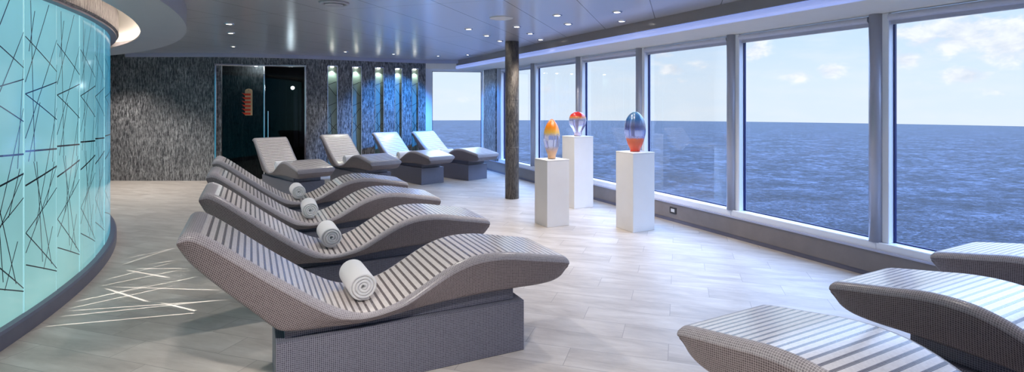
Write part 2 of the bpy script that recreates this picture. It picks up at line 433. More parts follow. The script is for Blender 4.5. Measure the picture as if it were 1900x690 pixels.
leaf2 = obj('door_leaf', box_bm(-dw / 2 + .14 + lw, dw / 2 - .03, .02, .032, .02, 2.40, .002, 1), M['door_glass'], door)
obj('closing_edge', box_bm(-dw / 2 + .11 + lw, -dw / 2 + .135 + lw, .0, .05, .02, 2.24, .003, 1), M['chrome'], door)
bm = bmesh.new(); hx = -dw / 2 + .2 + lw
box_bm(hx, hx + .022, -.055, -.035, .85, 1.45, .005, 2, bm)
for z in (.92, 1.38): box_bm(hx + .004, hx + .018, -.04, .022, z - .008, z + .008, .002, 1, bm)
obj('door_handle', bm, M['chrome'], leaf2)
obj('jamb_strip', box_bm(-dw / 2 + .02, -dw / 2 + .10, 0, .06, 0, 2.41), M['stone'], door)
lt = thing('lobby_lamp', 'small bright round lamp shining inside the dark glass door', 'lamp', (0, 0, 0), 0)
mw = Matrix.Translation((mid.x, mid.y, 0)) @ Matrix.Rotation(dang, 4, 'Z')
lp = mw @ Vector((.74, 1.7, 0)); lp = Vector(((543 - 950) / 1000 * 12.9, 12.9, EYE + 30 * 12.9 / 1000))
lt.location = lp; lt.rotation_euler = (PI / 2, 0, dang)
obj('lens', lathe([(0, .012), (.03, .01), (.042, 0), (.042, -.01), (0, -.01)], 24), M['lobby_lens'], lt, True)
obj('housing', lathe([(.043, .004), (.06, 0), (.06, -.05), (0, -.05)], 24), M['chrome'], lt, True)
obj('bracket', box_bm(-.01, .01, -.01, .01, -.9, -.05), M['darkplastic'], lt)
ld = bpy.data.lights.new('lobby_light', 'POINT'); ld.energy = 16; ld.shadow_soft_size = .05; ld.color = (.85, .95, 1)  # unseen fill added so the stone lining shows
lo = bpy.data.objects.new('lobby_light', ld); C.objects.link(lo); lo.location = mw @ Vector((-.15, .22, 2.44))
ld = bpy.data.lights.new('lobby_glow', 'POINT'); ld.energy = 14; ld.shadow_soft_size = .05; ld.color = (.8, .9, 1)
lo = bpy.data.objects.new('lobby_glow', ld); C.objects.link(lo); lo.location = lp + Vector((0, -.12, 0))
# slip rack on the left leaf
rk = thing('slip_rack', 'narrow pale wooden rack of orange-red slips hanging on the dark glass door', 'rack')
rp = mw @ Vector((0, -.006, 0)); k = (461 - 950) / 1000
lx = None
for q in range(200):
    xx = -dw / 2 + dw * q / 200; P = mw @ Vector((xx, 0, 0))
    if P.x / P.y >= k: lx = xx; break
P = mw @ Vector((lx, 0, 0)); rk.location = (P.x, P.y, 1.36); rk.rotation_euler = (0, 0, dang)
bm = bmesh.new()
pts = [(-.07, 0), (.07, 0), (.07, .52)] + [(.07 * math.cos(a), .52 + .045 * math.sin(a)) for a in [PI * j / 10 for j in range(1, 10)]] + [(-.07, .52)]
f = [bm.verts.new((x, .0, z)) for x, z in pts]; g = [bm.verts.new((x, .016, z)) for x, z in pts]
bm.faces.new(f); bm.faces.new(g[::-1])
for j in range(len(pts)): bm.faces.new((f[j], f[(j + 1) % len(pts)], g[(j + 1) % len(pts)], g[j]))
obj('backboard', bm, M['beige'], rk)
for j in range(6):
    z = .015 + j * .081
    bm = bmesh.new()
    pts = [(.04, 0), (.04, .043), (-.085, .043), (-.13, .052), (-.10, .03), (-.085, .012), (-.07, 0)]
    f = [bm.verts.new((x, -.03, z + q)) for x, q in pts]; g = [bm.verts.new((x, -.002, z + q)) for x, q in pts]
    bm.faces.new(f); bm.faces.new(g[::-1])
    for q in range(len(pts)): bm.faces.new((f[q], f[(q + 1) % len(pts)], g[(q + 1) % len(pts)], g[q]))
    obj('paper_slip', bm, M['red'], rk)
obj('hook', lathe([(0, 0), (.009, 0), (.009, .012), (0, .012)], 12, off=(0, 0, .53)), M['darkplastic'], rk).rotation_euler = (0, 0, 0)

# ---- end wall (window between dark wall and corner)
EA, EB = Vector((-2.08, 12.98)), Vector((CORNER.x, CORNER.y))
ed = (EB - EA).normalized(); en = Vector((ed.y, -ed.x)); EL = (EB - EA).length
epath = [(EA, en), (EB, en)]
struct(obj('wall_end', sweep_bm(epath, [(0, 0), (0, .26), (-.2, .26), (-.2, 0)]), M['taupe']))
struct(obj('trim_2', sweep_bm(epath, [(0, 2.46), (0, CEIL), (-.2, CEIL), (-.2, 2.46)]), M['cream']))
def window(idx, A, d, n, L, left_w=.05, right_w=.05, ztop=2.345, zh=2.43, blind=True, post=None, zb=.33, fin=False):
    """A: start point on the kick line; d along; n inward; L length"""
    w = sempty('window_%d' % idx); w.location = (A.x, A.y, 0); w.rotation_euler = (0, 0, math.atan2(d.y, d.x))
    # local: x along d, y: +y is n rotated; find its sign
    ly = Vector((-d.y, d.x)); sg = 1 if ly.dot(n) > 0 else -1
    def bx(bm, x0, x1, o0, o1, z0, z1, bev=.004): box_bm(x0, x1, min(o0 * sg, o1 * sg), max(o0 * sg, o1 * sg), z0, z1, bev, 1, bm)
    bm = bmesh.new()
    bx(bm, 0, L, -.17, -.015, .25, zb, .006)
    bx(bm, 0, L, -.17, -.11, ztop, zh + .03)
    bx(bm, 0, left_w, -.17, -.05 if fin else -.11, zb, zh if fin else ztop); bx(bm, L - right_w, L, -.17, -.11, zb, ztop)
    obj('frame', bm, M['frame'], w)
    bm = bmesh.new(); gw = .012
    bx(bm, left_w, L - right_w, -.15, -.135, zb, zb + gw, 0); bx(bm, left_w, L - right_w, -.15, -.135, ztop - gw, ztop, 0)
    bx(bm, left_w, left_w + gw, -.15, -.12, zb, ztop, 0); bx(bm, L - right_w - gw, L - right_w, -.15, -.12, zb, ztop, 0)
    obj('gasket', bm, M['gasket'], w)
    bm = bmesh.new(); bx(bm, left_w, L - right_w, -.146, -.140, zb, ztop, 0)
    obj('pane', bm, M['pane'], w)
    if blind:
        bm = bmesh.new(); R = .032; n_ = 16
        Rg = []
        for x in (.09, L - .09):
            Rg.append([bm.verts.new((x, (-.062 + R * math.cos(2 * PI * k / n_)) * sg, 2.39 + R * math.sin(2 * PI * k / n_))) for k in range(n_)])
        for k in range(n_): bm.faces.new((Rg[0][k], Rg[0][(k + 1) % n_], Rg[1][(k + 1) % n_], Rg[1][k]))
        bm.faces.new(Rg[0]); bm.faces.new(Rg[1])
        bx(bm, .09, L - .09, -.098, -.09, 2.335, 2.41, 0)
        bx(bm, .09, L - .09, -.102, -.086, 2.325, 2.338, .003)
        obj('roller_blind', bm, M['blind'], w, False)
    if post is not None:
        bm = lathe([(0, zb - .005), (.058, zb - .005), (.058, 2.435), (0, 2.435)], 32, off=(post, -.055 * sg, 0))
        for f in bm.faces: f.smooth = abs(f.normal.z) < .5
        obj('post', bm, M['alu'], w)
    return w
window(1, EA, ed, en, EL, .16, .05, ztop=2.40, zh=2.46, blind=False)
POSTS = [-4.88, -3.37, -1.83, -.34, 1.2, 2.70, 4.2, 5.7, 7.2, 8.7, 10.2]
for i in range(len(POSTS) - 1):
    A = wp(POSTS[i]); B = wp(POSTS[i + 1]); L = (B - A).length
    window(i + 2, A, TW, NW, L, .092, .045, post=L - .022, fin=True)
A = wp(POSTS[0])
# first post at the far end
bm = lathe([(0, .325), (.062, .325), (.062, 2.435), (0, 2.435)], 32); o = obj('trim_3', bm, M['alu']); struct(o)
q = wp(POSTS[0], -.055); o.location = (q.x, q.y, 0)
wpath = [(wp(S_FAR), NW), (wp(S_NEAR), NW)]
struct(obj('wall_right', sweep_bm(wpath, [(0, .045), (0, .25), (-.2, .25), (-.2, 0), (-.03, 0), (-.03, .045)]), M['taupe']))
struct(obj('baseboard_right', sweep_bm(wpath, [(-.005, 0), (-.005, .05), (-.03, .05), (-.03, 0)]), M['curb']))
struct(obj('trim_4', sweep_bm(wpath, [(-.02, .245), (.012, .245), (.012, .262), (-.02, .262)]), M['lilac']))
# dark stone clad pier between the far corner and the first post
struct(obj('wall_corner', sweep_bm([(wp(S_FAR), NW), (wp(POSTS[0] - .09), NW)], [(.012, .26), (.012, 2.46), (-.2, 2.46), (-.2, .26)]), M['stone']))
# soffit over the windows: glossy fascia, rounded lip, cream underside
inner = wp(S_FAR + .3)
spath = [(wp(S_FAR - .22), NW), (wp(S_NEAR), NW)]
struct(obj('trim_5', sweep_bm(spath, [(.66, CEIL), (.66, 2.535), (.40, 2.535), (.40, CEIL)]), M['fascia']))
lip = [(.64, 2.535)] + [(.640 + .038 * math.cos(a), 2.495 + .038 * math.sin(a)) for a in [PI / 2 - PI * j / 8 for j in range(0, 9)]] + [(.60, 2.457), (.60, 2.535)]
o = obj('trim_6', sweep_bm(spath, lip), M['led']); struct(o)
struct(obj('trim_7', sweep_bm(spath, [(.63, 2.458), (-.09, 2.43), (-.09, 2.6), (.5, 2.6), (.6, 2.53)]), M['cream']))

# ---- pillar
pl = thing('round_pillar', 'slim round floor-to-ceiling pillar clad in ribbed brown-grey stone', 'pillar', (-.0, 9.16, 0))
bm = lathe([(0, 0), (.118, 0), (.118, CEIL), (0, CEIL)], 48)
for f in bm.faces: f.smooth = abs(f.normal.z) < .5
obj('shaft', bm, M['pillar'], pl)
for z in (.86, 1.66):
    obj('joint_band', lathe([(.118, z), (.1205, z + .004), (.1205, z + .012), (.118, z + .016)], 48), M['pillar'], pl, True)

# ---- curved backlit glass wall
T0, T1 = math.radians(-28), math.radians(64)
def arc_obj(name, sect, m, t0=T0, t1=T1, parent=None, n=90, smooth=False):
    bm = sweep_bm(ppath(t0, t1, n), sect)
    bmesh.ops.recalc_face_normals(bm, faces=bm.faces[:])
    if smooth:
        for f in bm.faces: f.smooth = True
    return obj(name, bm, m, parent)
GW = sempty('wall_glass'); 
arc_obj('curb', [(8.0, 0), (8.92, 0), (8.92, .10), (8.905, .115), (8.0, .115)], M['curb'], parent=GW)
arc_obj('backing', [(8.6, .1), (8.79, .1), (8.79, 2.5), (8.6, 2.5)], M['white'], parent=GW)
arc_obj('header', [(8.6, 2.405), (8.925, 2.405), (8.94, 2.42), (8.94, CEIL - .004), (8.6, CEIL - .004)], M['header'], parent=GW)
arc_obj('header_lip', [(8.82, 2.385), (8.92, 2.385), (8.92, 2.406), (8.82, 2.406)], M['curb'], parent=GW)
seg_uv = [((50, 0), (58, 300)), ((62, 300), (73, 486)), ((40, 67), (100, 133)), ((85, 9), (40, 152)), ((100, 74), (40, 257)), ((40, 174), (100, 152)), ((40, 174), (100, 222)),
          ((40, 281), (100, 276)), ((40, 345), (100, 308)), ((41, 433), (100, 348)), ((41, 433), (100, 498)), ((100, 308), (41, 470)), ((41, 492), (100, 503)),
          ((56, 300), (90, 490)), ((100, 200), (60, 420)), ((75, 500), (92, 420)), ((58, 20), (47, 95)), ((95, 300), (80, 380)), ((100, 120), (92, 300)), ((68, 190), (46, 300))]
def cyl(u, v, R=8.84):
    k = (u - 950) / 1000      # X=kY ; (kY-cx)^2+(Y-cy)^2=R^2
    a = k * k + 1; b = -2 * (k * CC.x + CC.y); c = CC.x ** 2 + CC.y ** 2 - R * R
    disc = max(0, b * b - 4 * a * c); Y = (-b - math.sqrt(disc)) / (2 * a)
    th = math.atan2(Y - CC.y, k * Y - CC.x); return th, EYE - (v - 193) / 1000 * Y
seams = [cyl(u, 300)[0] for u in (39, 100, 143.5, 172, 190, 202)]
tA, tB = seams[0], seams[1]
pat = []
for a, b in seg_uv:
    ta, za = cyl(*a); tb, zb_ = cyl(*b); pat.append(((ta - tA) / (tB - tA), za, (tb - tA) / (tB - tA), zb_))
dth = seams[1] - seams[0]
edges = [seams[0] - dth * k for k in range(7, 0, -1)] + seams
while edges[-1] < T1 - .02: edges.append(edges[-1] + dth)
def glass_panel(t0, t1, flip, step):
    V = []; F = []; mi = []; n = 6; R = 8.855 + step; sh = .012
    def P(a, z, r): 
        t = t0 + (t1 - t0) * a; q = pol(r, t); return (q.x, q.y, z)
    z0, z1 = .105, 2.40
    for k in range(n):
        a0, a1 = k / n, (k + 1) / n; b = len(V)
        V.extend([P(a0, z0, R), P(a1, z0, R), P(a1, z1, R), P(a0, z1, R), P(a0, z0, R - sh), P(a1, z0, R - sh), P(a1, z1, R - sh), P(a0, z1, R - sh)])
        F.extend([[b, b + 1, b + 2, b + 3], [b + 7, b + 6, b + 5, b + 4]]); mi += [0, 0]
        if k == 0: F.append([b, b + 3, b + 7, b + 4]); mi.append(2)
        if k == n - 1: F.append([b + 1, b + 5, b + 6, b + 2]); mi.append(2)
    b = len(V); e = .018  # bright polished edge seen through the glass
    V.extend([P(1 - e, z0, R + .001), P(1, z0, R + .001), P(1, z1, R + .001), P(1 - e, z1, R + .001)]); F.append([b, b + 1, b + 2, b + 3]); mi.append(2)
    W = (t1 - t0) * R
    for (a0, za, a1, zb_) in pat:
        if flip: a0, a1 = 1 - a0, 1 - a1
        za = min(za, 2.395); zb_ = min(zb_, 2.395)
        if a0 > 1: a0 = 1
        if a1 > 1: a1 = 1
        a0 = max(a0, 0); a1 = max(a1, 0)
        d = Vector(((a1 - a0) * W, zb_ - za)); 
        if d.length < .02: continue
        hw = .0042 if abs(d.y) > .1 else .0065
        m_ = max(1, int(abs(a1 - a0) * 5)); px = Vector((-d.y, d.x)).normalized() * hw
        for j in range(m_):
            f0, f1 = j / m_, (j + 1) / m_
            A0, Z0 = a0 + (a1 - a0) * f0, za + (zb_ - za) * f0; A1, Z1 = a0 + (a1 - a0) * f1, za + (zb_ - za) * f1
            b = len(V)
            V.extend([P(min(max(A + sx * px.x / W, 0), 1), min(max(Z + sx * px.y, z0), z1), R + .0025) for A, Z, sx in ((A0, Z0, -1), (A1, Z1, -1), (A1, Z1, 1), (A0, Z0, 1))])
            F.append([b, b + 1, b + 2, b + 3]); mi.append(1)
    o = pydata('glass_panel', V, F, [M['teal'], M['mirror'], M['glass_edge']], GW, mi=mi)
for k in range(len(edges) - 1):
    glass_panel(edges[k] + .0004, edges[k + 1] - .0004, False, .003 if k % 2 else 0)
# ceiling ring and cove
arc_obj('trim_8', [(9.15, 2.45), (9.6, 2.45), (9.6, CEIL), (9.57, CEIL), (9.57, 2.47), (9.15, 2.47)], M['soffit'], math.radians(-28), math.radians(60))['kind'] = 'structure'
arc_obj('trim_9', [(8.94, CEIL - .006), (9.57, CEIL - .006), (9.57, CEIL - .001), (8.94, CEIL - .001)], M['cream'], math.radians(-28), math.radians(60))['kind'] = 'structure'
cl = arc_obj('cove_light', [(9.36, 2.472), (9.40, 2.472), (9.40, 2.492), (9.36, 2.492)], M['cove_led'], math.radians(-26), math.radians(58))
props(cl, 'long curved strip light hidden on the ceiling ring beside the teal glass wall', 'light')

# ------------------------------------------------------------------ loungers
Wd = .62
TOP = [(-1.947, .925), (-1.935, .952), (-1.905, .967), (-1.86, .956), (-1.768, .895), (-1.614, .775), (-1.508, .692), (-1.397, .609), (-1.283, .527), (-1.165, .457), (-1.067, .422), (-.98, .415), (-.851, .445),
       (-.759, .486), (-.661, .54), (-.53, .607), (-.423, .643), (-.34, .657), (-.242, .660), (-.122, .65), (.0, .628), (.125, .606), (.25, .583), (.288, .573), (.303, .555)]
BOT = [(-1.947, .905), (-1.925, .845), (-1.866, .765), (-1.717, .61), (-1.594, .49), (-1.523, .42), (-1.474, .385), (-1.38, .368), (-1.2, .362), (-1.02, .362), (-.854, .373), (-.6, .393), (-.384, .405),
       (-.09, .407), (.041, .405), (.13, .407), (.20, .415), (.255, .434), (.287, .462), (.303, .50)]
def resample(P, n, nodes=5):
    S = smooth_path(P, nodes); L = [0]
    for a, b in zip(S, S[1:]): L.append(L[-1] + (b - a).length)
    out = []
    for k in range(n + 1):
        l = L[-1] * k / n
        for i in range(len(S) - 1):
            if l <= L[i + 1] + 1e-9: out.append(S[i].lerp(S[i + 1], (l - L[i]) / (L[i + 1] - L[i]))); break
    return out
iT, iB = 11, 9
NA, NB = 46, 62
T_ = resample(TOP[:iT + 1], NA)[:-1] + resample(TOP[iT:], NB)
B_ = resample(BOT[:iB + 1], NA)[:-1] + resample(BOT[iB:], NB)
# smooth a little across the join
for _ in range(3):
    for arr in (T_, B_):
        arr[NA] = (arr[NA - 1] + arr[NA] * 2 + arr[NA + 1]) / 4
        arr[NA - 1] = (arr[NA - 2] + arr[NA - 1] * 2 + arr[NA]) / 4; arr[NA + 1] = (arr[NA] + arr[NA + 1] * 2 + arr[NA + 2]) / 4
CX = -.77
def build_lounger_parts(t):
    rings = []; uvs = []; tags = None; al = 0
    for i, (a, b) in enumerate(zip(T_, B_)):
        if i: al += (a - T_[i - 1]).length
        up = (a - b); d = up.length; up = up / max(d, 1e-6)
        endf = 1.0
        rt = min(.042, d * .42); rb = min(.03, d * .3); h = Wd / 2
        # plan rounding at the two ends
        e = min(al / .035, 1.0); e2 = min(max((sum(1 for _ in ()) + 0), 0), 1)
        ring = []; uv = []; tg = []
        def add(y, dn, v): 
            q = a - up * dn; ring.append(Vector((q.x - CX, y, q.y))); uv.append((al, v))
        nt_ = 8; na = 6; taper = .03 * min(1, d / .12)
        v = 0
        for k in range(nt_ + 1): add(-h + rt + (2 * h - 2 * rt) * k / nt_, 0, -h + rt + (2 * h - 2 * rt) * k / nt_)
        for k in range(1, na + 1):
            an = PI / 2 * k / na; add(h - rt + rt * math.sin(an), rt - rt * math.cos(an), h - rt + rt * an)
        v0 = h - rt + rt * PI / 2
        for k in range(1, 5): add(h - taper * (k / 4) ** 1.5, rt + (d - rt - rb) * k / 4, v0 + (d - rt - rb) * k / 4)
        v1 = v0 + d - rt - rb
        for k in range(1, 4):
            an = PI / 2 * k / 3; add(h - taper - rb + rb * math.cos(an), d - rb + rb * math.sin(an), v1 + rb * an)
        hb = h - taper - rb
        for k in range(1, 4): add(hb - 2 * hb * k / 3, d, v1 + rb * 1.57 + 2 * hb * k / 3)
        for k in range(1, 4):
            an = PI / 2 * (1 - k / 3); add(-(h - taper - rb + rb * math.cos(an)), d - rb + rb * math.sin(an), v1 + rb * an)
        for k in range(3, -1, -1): add(-(h - taper * (k / 4) ** 1.5), rt + (d - rt - rb) * k / 4, v0 + (d - rt - rb) * k / 4)
        for k in range(na - 1, 0, -1):
            an = PI / 2 * k / na; add(-(h - rt + rt * math.sin(an)), rt - rt * math.cos(an), h - rt + rt * an)
        rings.append(ring); uvs.append(uv)
    n = len(rings[0]); nT = 8; na = 6
    total = al
    als = [u[0][0] for u in uvs]
    sel = {'s': [], 'r': [], 't': []}
    m = len(rings)
    for i in range(m - 1):
        for k in range(n):
            k2 = (k + 1) % n
            f = (i * n + k, i * n + k2, (i + 1) * n + k2, (i + 1) * n + k)
            if k < nT: key = 't' if .10 < als[i] < total - .03 else 'r'
            elif k < nT + na or k >= n - na: key = 'r'
            else: key = 's'
            sel[key].append(f)
    V = [v for r in rings for v in r]; U = [u for r in uvs for u in r]
    # per-loop uv, careful with the side strip closing
    caps = [list(range(n))[::-1], [(m - 1) * n + k for k in range(n)]]
    def part(name, faces, mm):
        used = sorted({i for f in faces for i in f}); mp = {a: b for b, a in enumerate(used)}
        o = pydata(name, [V[i] for i in used], [[mp[i] for i in f] for f in faces], mm, t, True, uv=[U[i] for i in used])
        bm = bmesh.new(); bm.from_mesh(o.data); bmesh.ops.recalc_face_normals(bm, faces=bm.faces[:]); 
        bm.to_mesh(o.data); bm.free(); return o
    sel['r'] += caps
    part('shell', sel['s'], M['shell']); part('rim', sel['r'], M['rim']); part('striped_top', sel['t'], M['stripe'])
    def uvbox(name, x0, x1, y0, y1, z0, z1, mm, bev):
        bm = box_bm(x0, x1, y0, y1, z0, z1, bev, 2)
        L = bm.loops.layers.uv.new('UVMap')
        for f in bm.faces:
            nn = f.normal
            for lp_ in f.loops:
                c = lp_.vert.co
                lp_[L].uv = (c.x, c.z) if abs(nn.y) > .6 else ((c.y, c.z) if abs(nn.x) > .6 else (c.x, c.y))
        return obj(name, bm, mm, t)
    uvbox('plinth', -1.5 - CX, -.018 - CX, -Wd / 2 + .04, Wd / 2 - .04, 0, .325, M['plinth'], .004)
    uvbox('neck', -1.455 - CX, -.075 - CX, -Wd / 2 + .085, Wd / 2 - .085, .325, .40, M['plinth'], .003)
FR = 'tiled loungers in the long row with rolled towels'
LR = []
def frame(fx, fy, ang, side):
    """foot corner (fx,fy) on side 'n' (y=-W/2) or 'f' (y=+W/2) -> origin"""
    c, s = math.cos(ang), math.sin(ang); lx = .303 - CX; ly = -Wd / 2 if side == 'n' else Wd / 2
    return (fx - (c * lx - s * ly), fy - (s * lx + c * ly), 0)
A1 = math.radians(25.85)
specs = [
    (.385, 3.615, A1, 'n', 'large grey mosaic lounger in front, nearest of the row of four with rolled towels', 'row of four tiled loungers'),
    (-.195, 4.80, A1, 'n', 'second tiled lounger of the row, directly behind the nearest large one', 'row of four tiled loungers'),
    (-.78, 5.92, A1, 'n', 'third tiled lounger of the row, between the second and the rearmost', 'row of four tiled loungers'),
    (-1.36, 7.06, A1, 'n', 'rearmost of the four parallel tiled loungers, in front of the glass door', 'row of four tiled loungers'),
    (-3.36, 8.42, math.radians(-48), 'n', 'lounger standing before the dark glass door, raised back facing the room', 'loungers along the dark wall'),
    (-2.49, 9.50, math.radians(-48), 'n', 'lounger with bright light spot on its backrest, below the first two lit niches', 'loungers along the dark wall'),
    (-1.60, 10.38, math.radians(-47), 'n', 'lounger below the last lit niches, second from the end window', 'loungers along the dark wall'),
    (-.70, 10.98, math.radians(-43), 'n', 'bluish lounger against the end window, closest to the corner', 'loungers along the dark wall'),
    (.765, 2.50, math.radians(118), 'f', 'foot end of lounger with white and teal stripes at the bottom edge of the photo', 'loungers entering from the right'),
    (1.835, 3.12, math.radians(118), 'f', 'middle one of three loungers cut by the right edge, dark mosaic side', 'loungers entering from the right'),
    (2.91, 3.75, math.radians(118), 'f', 'lounger at the right edge nearest the window sill, only its foot tip seen', 'loungers entering from the right'),
]
L0 = None
for fx, fy, an, sd, lab, grp in specs:
    loc = frame(fx, fy, an, sd)
    if L0 is None:
        L0 = thing('mosaic_lounger', lab, 'lounger', loc, an, grp); build_lounger_parts(L0); o = L0
    else:
        o = dup(L0, loc, an, lab); o['group'] = grp
    LR.append(o)

# ------------------------------------------------------------------ towels
def towel_mesh(seed=0, Lh=.18):
    turns = 4.2; R = .082; r0 = .007; p = (R - r0) / turns
    nth = 200; V = []; F = []; ns = 14
    rr = random.Random(seed)
    for i in range(nth + 1):
        th = 2 * PI * turns * i / nth; r = r0 + p * th / (2 * PI); h = p * .5
        squ = 1.0
        for k in range(ns):
            a = 2 * PI * k / ns
            hx = Lh - h * .8 - .022 * (r / R) ** 5 - .006 * (1 - r / R) + .006 * noise.noise(Vector((math.cos(th) * 1.3, math.sin(th) * 1.3, seed + th * .1)))
            y = (hx if math.cos(a) > 0 else -hx) + h * math.cos(a) * 1.4
            if abs(math.cos(a)) < .01: y = 0
            rad = r + h * math.sin(a)
            rad *= 1 + .03 * noise.noise(Vector((math.cos(th) * 1.5, math.sin(th) * 1.5, y * 7 + seed)))
            V.append((rad * math.cos(th + 3.9), y, rad * math.sin(th + 3.9) * .97))
    for i in range(nth):
        for k in range(ns): F.append([i * ns + k, i * ns + (k + 1) % ns, (i + 1) * ns + (k + 1) % ns, (i + 1) * ns + k])
    F.append(list(range(ns))[::-1]); F.append([nth * ns + k for k in range(ns)])
    me = bpy.data.meshes.new('rolled_towel'); me.from_pydata(V, [], F); me.update()
    bm = bmesh.new(); bm.from_mesh(me); bmesh.ops.recalc_face_normals(bm, faces=bm.faces[:]); bm.to_mesh(me); bm.free()
    for f in me.polygons: f.use_smooth = True
    me.materials.append(M['towel']); return me
tws = [towel_mesh(0), towel_mesh(3.3)]
tlab = ['thick white rolled towel on the nearest large lounger', 'white rolled towel on the second lounger of the row', 'white rolled towel on the third lounger of the row', 'white rolled towel on the rearmost lounger of the row of four',
        'white rolled towel behind the knee hump of the lounger by the glass door', 'white rolled towel on the lounger below the first lit niches', 'white rolled towel on the lounger second from the end window', 'white rolled towel on the lounger against the end window']
def rest(r=.0945):
    best = None
    for k in range(41):
        x = -1.12 + .2 * k / 40
        zc = max(p.y + math.sqrt(r * r - (p.x - x) ** 2) for p in T_ if abs(p.x - x) < r)
        if best is None or zc < best[1]: best = (x, zc)
    return best
TX, TZ = rest()
for i in range(8):
    o = bpy.data.objects.new('rolled_towel', tws[i % 2]); C.objects.link(o)
    L = LR[i]; an = L.rotation_euler.z
    lx = TX - CX; ly = .045 if i < 4 else -.02
    x = L.location.x + math.cos(an) * lx - math.sin(an) * ly; y = L.location.y + math.sin(an) * lx + math.cos(an) * ly
    o.location = (x, y, TZ + .002); o.rotation_euler = (0, 0, an + [0.03, .0, -.04, .03, 0, .02, 0, 0][i])
    props(o, tlab[i], 'towel', 'rolled white towels on the loungers')

# ------------------------------------------------------------------ plinths with glass ornaments
def pedestal(x, y, w, h, lab):
    t = thing('marble_pedestal', lab, 'pedestal', (x, y, 0), math.radians(26.5), 'white marble display pedestals')
    obj('column', box_bm(-w / 2, w / 2, -w / 2, w / 2, 0, h - .012, .004, 2), M['marble'], t)
    obj('top_slab', box_bm(-w / 2 - .002, w / 2 + .002, -w / 2 - .002, w / 2 + .002, h - .012, h, .004, 2), M['marble'], t)
    return t
def corner_to_centre(cx, cy, w):
    a = math.radians(26.5); e1 = Vector((math.cos(a), math.sin(a))); e2 = Vector((-e1.y, e1.x)); return Vector((cx, cy)) + e1 * w / 2 + e2 * w / 2
peds = [(.455, 6.97, .335, .87, 'shortest white marble pedestal, next to the round pillar'),
        (.95, 8.22, .35, 1.10, 'tallest white marble pedestal, behind the other two'),
        (1.505, 6.70, .345, .99, 'white marble pedestal closest to the window posts, under the blue glass egg')]
cent = []
for cx, cy, w, h, lab in peds:
    c = corner_to_centre(cx, cy, w); pedestal(c.x, c.y, w, h, lab); cent.append((c, h))
def ornament(c, h, prof, stops, streaks, lab, clear=(.2, .3)):
    o_t = thing('glass_ornament', lab, 'glass ornament', (c.x, c.y, h), 0, 'art glass ornaments on the pedestals')
    mm = mat('art_glass', rough=.04, trans=.5, ior=1.25, coat=.9, build=egg(stops, streaks, clear))
    mm.node_tree.nodes['Principled BSDF'].inputs['Emission Strength'].default_value = 0
    P = smooth_path([Vector(q) for q in prof], 5)
    obj('glass_body', lathe([(max(q.x, 0), q.y) for q in P], 48), mm, o_t, True)
    clear = mat('clear_glass_foot', rgb(250, 245, 240), .08, trans=.85, ior=1.3)
    r0 = prof[1][0]
    obj('foot', lathe([(0, -.0), (r0 * 1.02, 0), (r0 * 1.05, .008), (r0, .016), (0, .016)], 32), M['frame'] if False else clear, o_t, True)
    return o_t
c, h = cent[0]
ornament(c, h, [(0, .004), (.050, .006), (.056, .05), (.092, .15), (.112, .25), (.108, .34), (.085, .43), (.045, .50), (.012, .528), (0, .53)],
         [(.0, rgb(250, 200, 150)), (.10, rgb(250, 205, 165)), (.17, rgb(226, 222, 245)), (.30, rgb(224, 224, 248)), (.35, rgb(228, 190, 90)), (.42, rgb(236, 140, 20)), (.52, rgb(225, 110, 10)), (.54, rgb(170, 40, 20))], .08,
         'tall pointed glass ornament with orange tip, on the shortest pedestal', (.15, .33))
c, h = cent[1]
ornament(c, h, [(0, .004), (.052, .006), (.055, .04), (.085, .10), (.128, .18), (.137, .25), (.115, .325), (.06, .37), (0, .385)],
         [(.0, rgb(236, 222, 246)), (.2, rgb(222, 216, 248)), (.26, rgb(190, 190, 205)), (.29, rgb(235, 150, 60)), (.32, rgb(238, 40, 20)), (.38, rgb(225, 20, 12))], .07,
         'round glass ornament with red cap, on the tallest pedestal', (.06, .27))
c, h = cent[2]
ornament(c, h, [(0, .004), (.060, .006), (.066, .03), (.100, .11), (.130, .22), (.135, .31), (.118, .40), (.078, .47), (.035, .505), (0, .512)],
         [(.0, rgb(232, 60, 30)), (.05, rgb(238, 90, 50)), (.165, rgb(246, 130, 90)), (.185, rgb(200, 200, 248)), (.25, rgb(185, 195, 245)), (.31, rgb(130, 125, 160)), (.36, rgb(150, 160, 195)), (.42, rgb(60, 150, 205)), (.5, rgb(110, 175, 215))], .06,
         'oval glass ornament with blue top and coral base, beside the windows', (.19, .52))

# ------------------------------------------------------------------ ceiling fittings
DLsrc = None
def downlight(x, y, lab, energy=60, color=(1, .93, .85), size=115, visible=True):
    global DLsrc
    if DLsrc is None:
        t = thing('ceiling_downlight', lab, 'ceiling light', (x, y, CEIL), 0, 'recessed ceiling downlights')
        obj('trim_ring', lathe([(.040, -.004), (.043, -.012), (.056, -.010), (.060, -.002), (.060, 0), (.04, 0)], 28), M['chrome'], t, True)
        obj('lens', lathe([(0, -.006), (.041, -.006), (.041, -.001), (0, -.001)], 28), M['lens'], t)
        DLsrc = t
    else: t = dup(DLsrc, (x, y, CEIL), None, lab)
    for ch in list(t.children):
        if ch.type == 'LIGHT': bpy.data.objects.remove(ch)
    return t
def spot(x, y, e, color=(1, .93, .85), size=115, soft=.04, rot=(0, 0, 0), z=CEIL - .03, blend=.7):
    ld = bpy.data.lights.new('downlight_beam', 'SPOT'); ld.energy = e; ld.color = color; ld.spot_size = math.radians(size); ld.spot_blend = blend; ld.shadow_soft_size = soft
    o = bpy.data.objects.new('downlight_beam', ld); C.objects.link(o); o.location = (x, y, z); o.rotation_euler = rot; return o
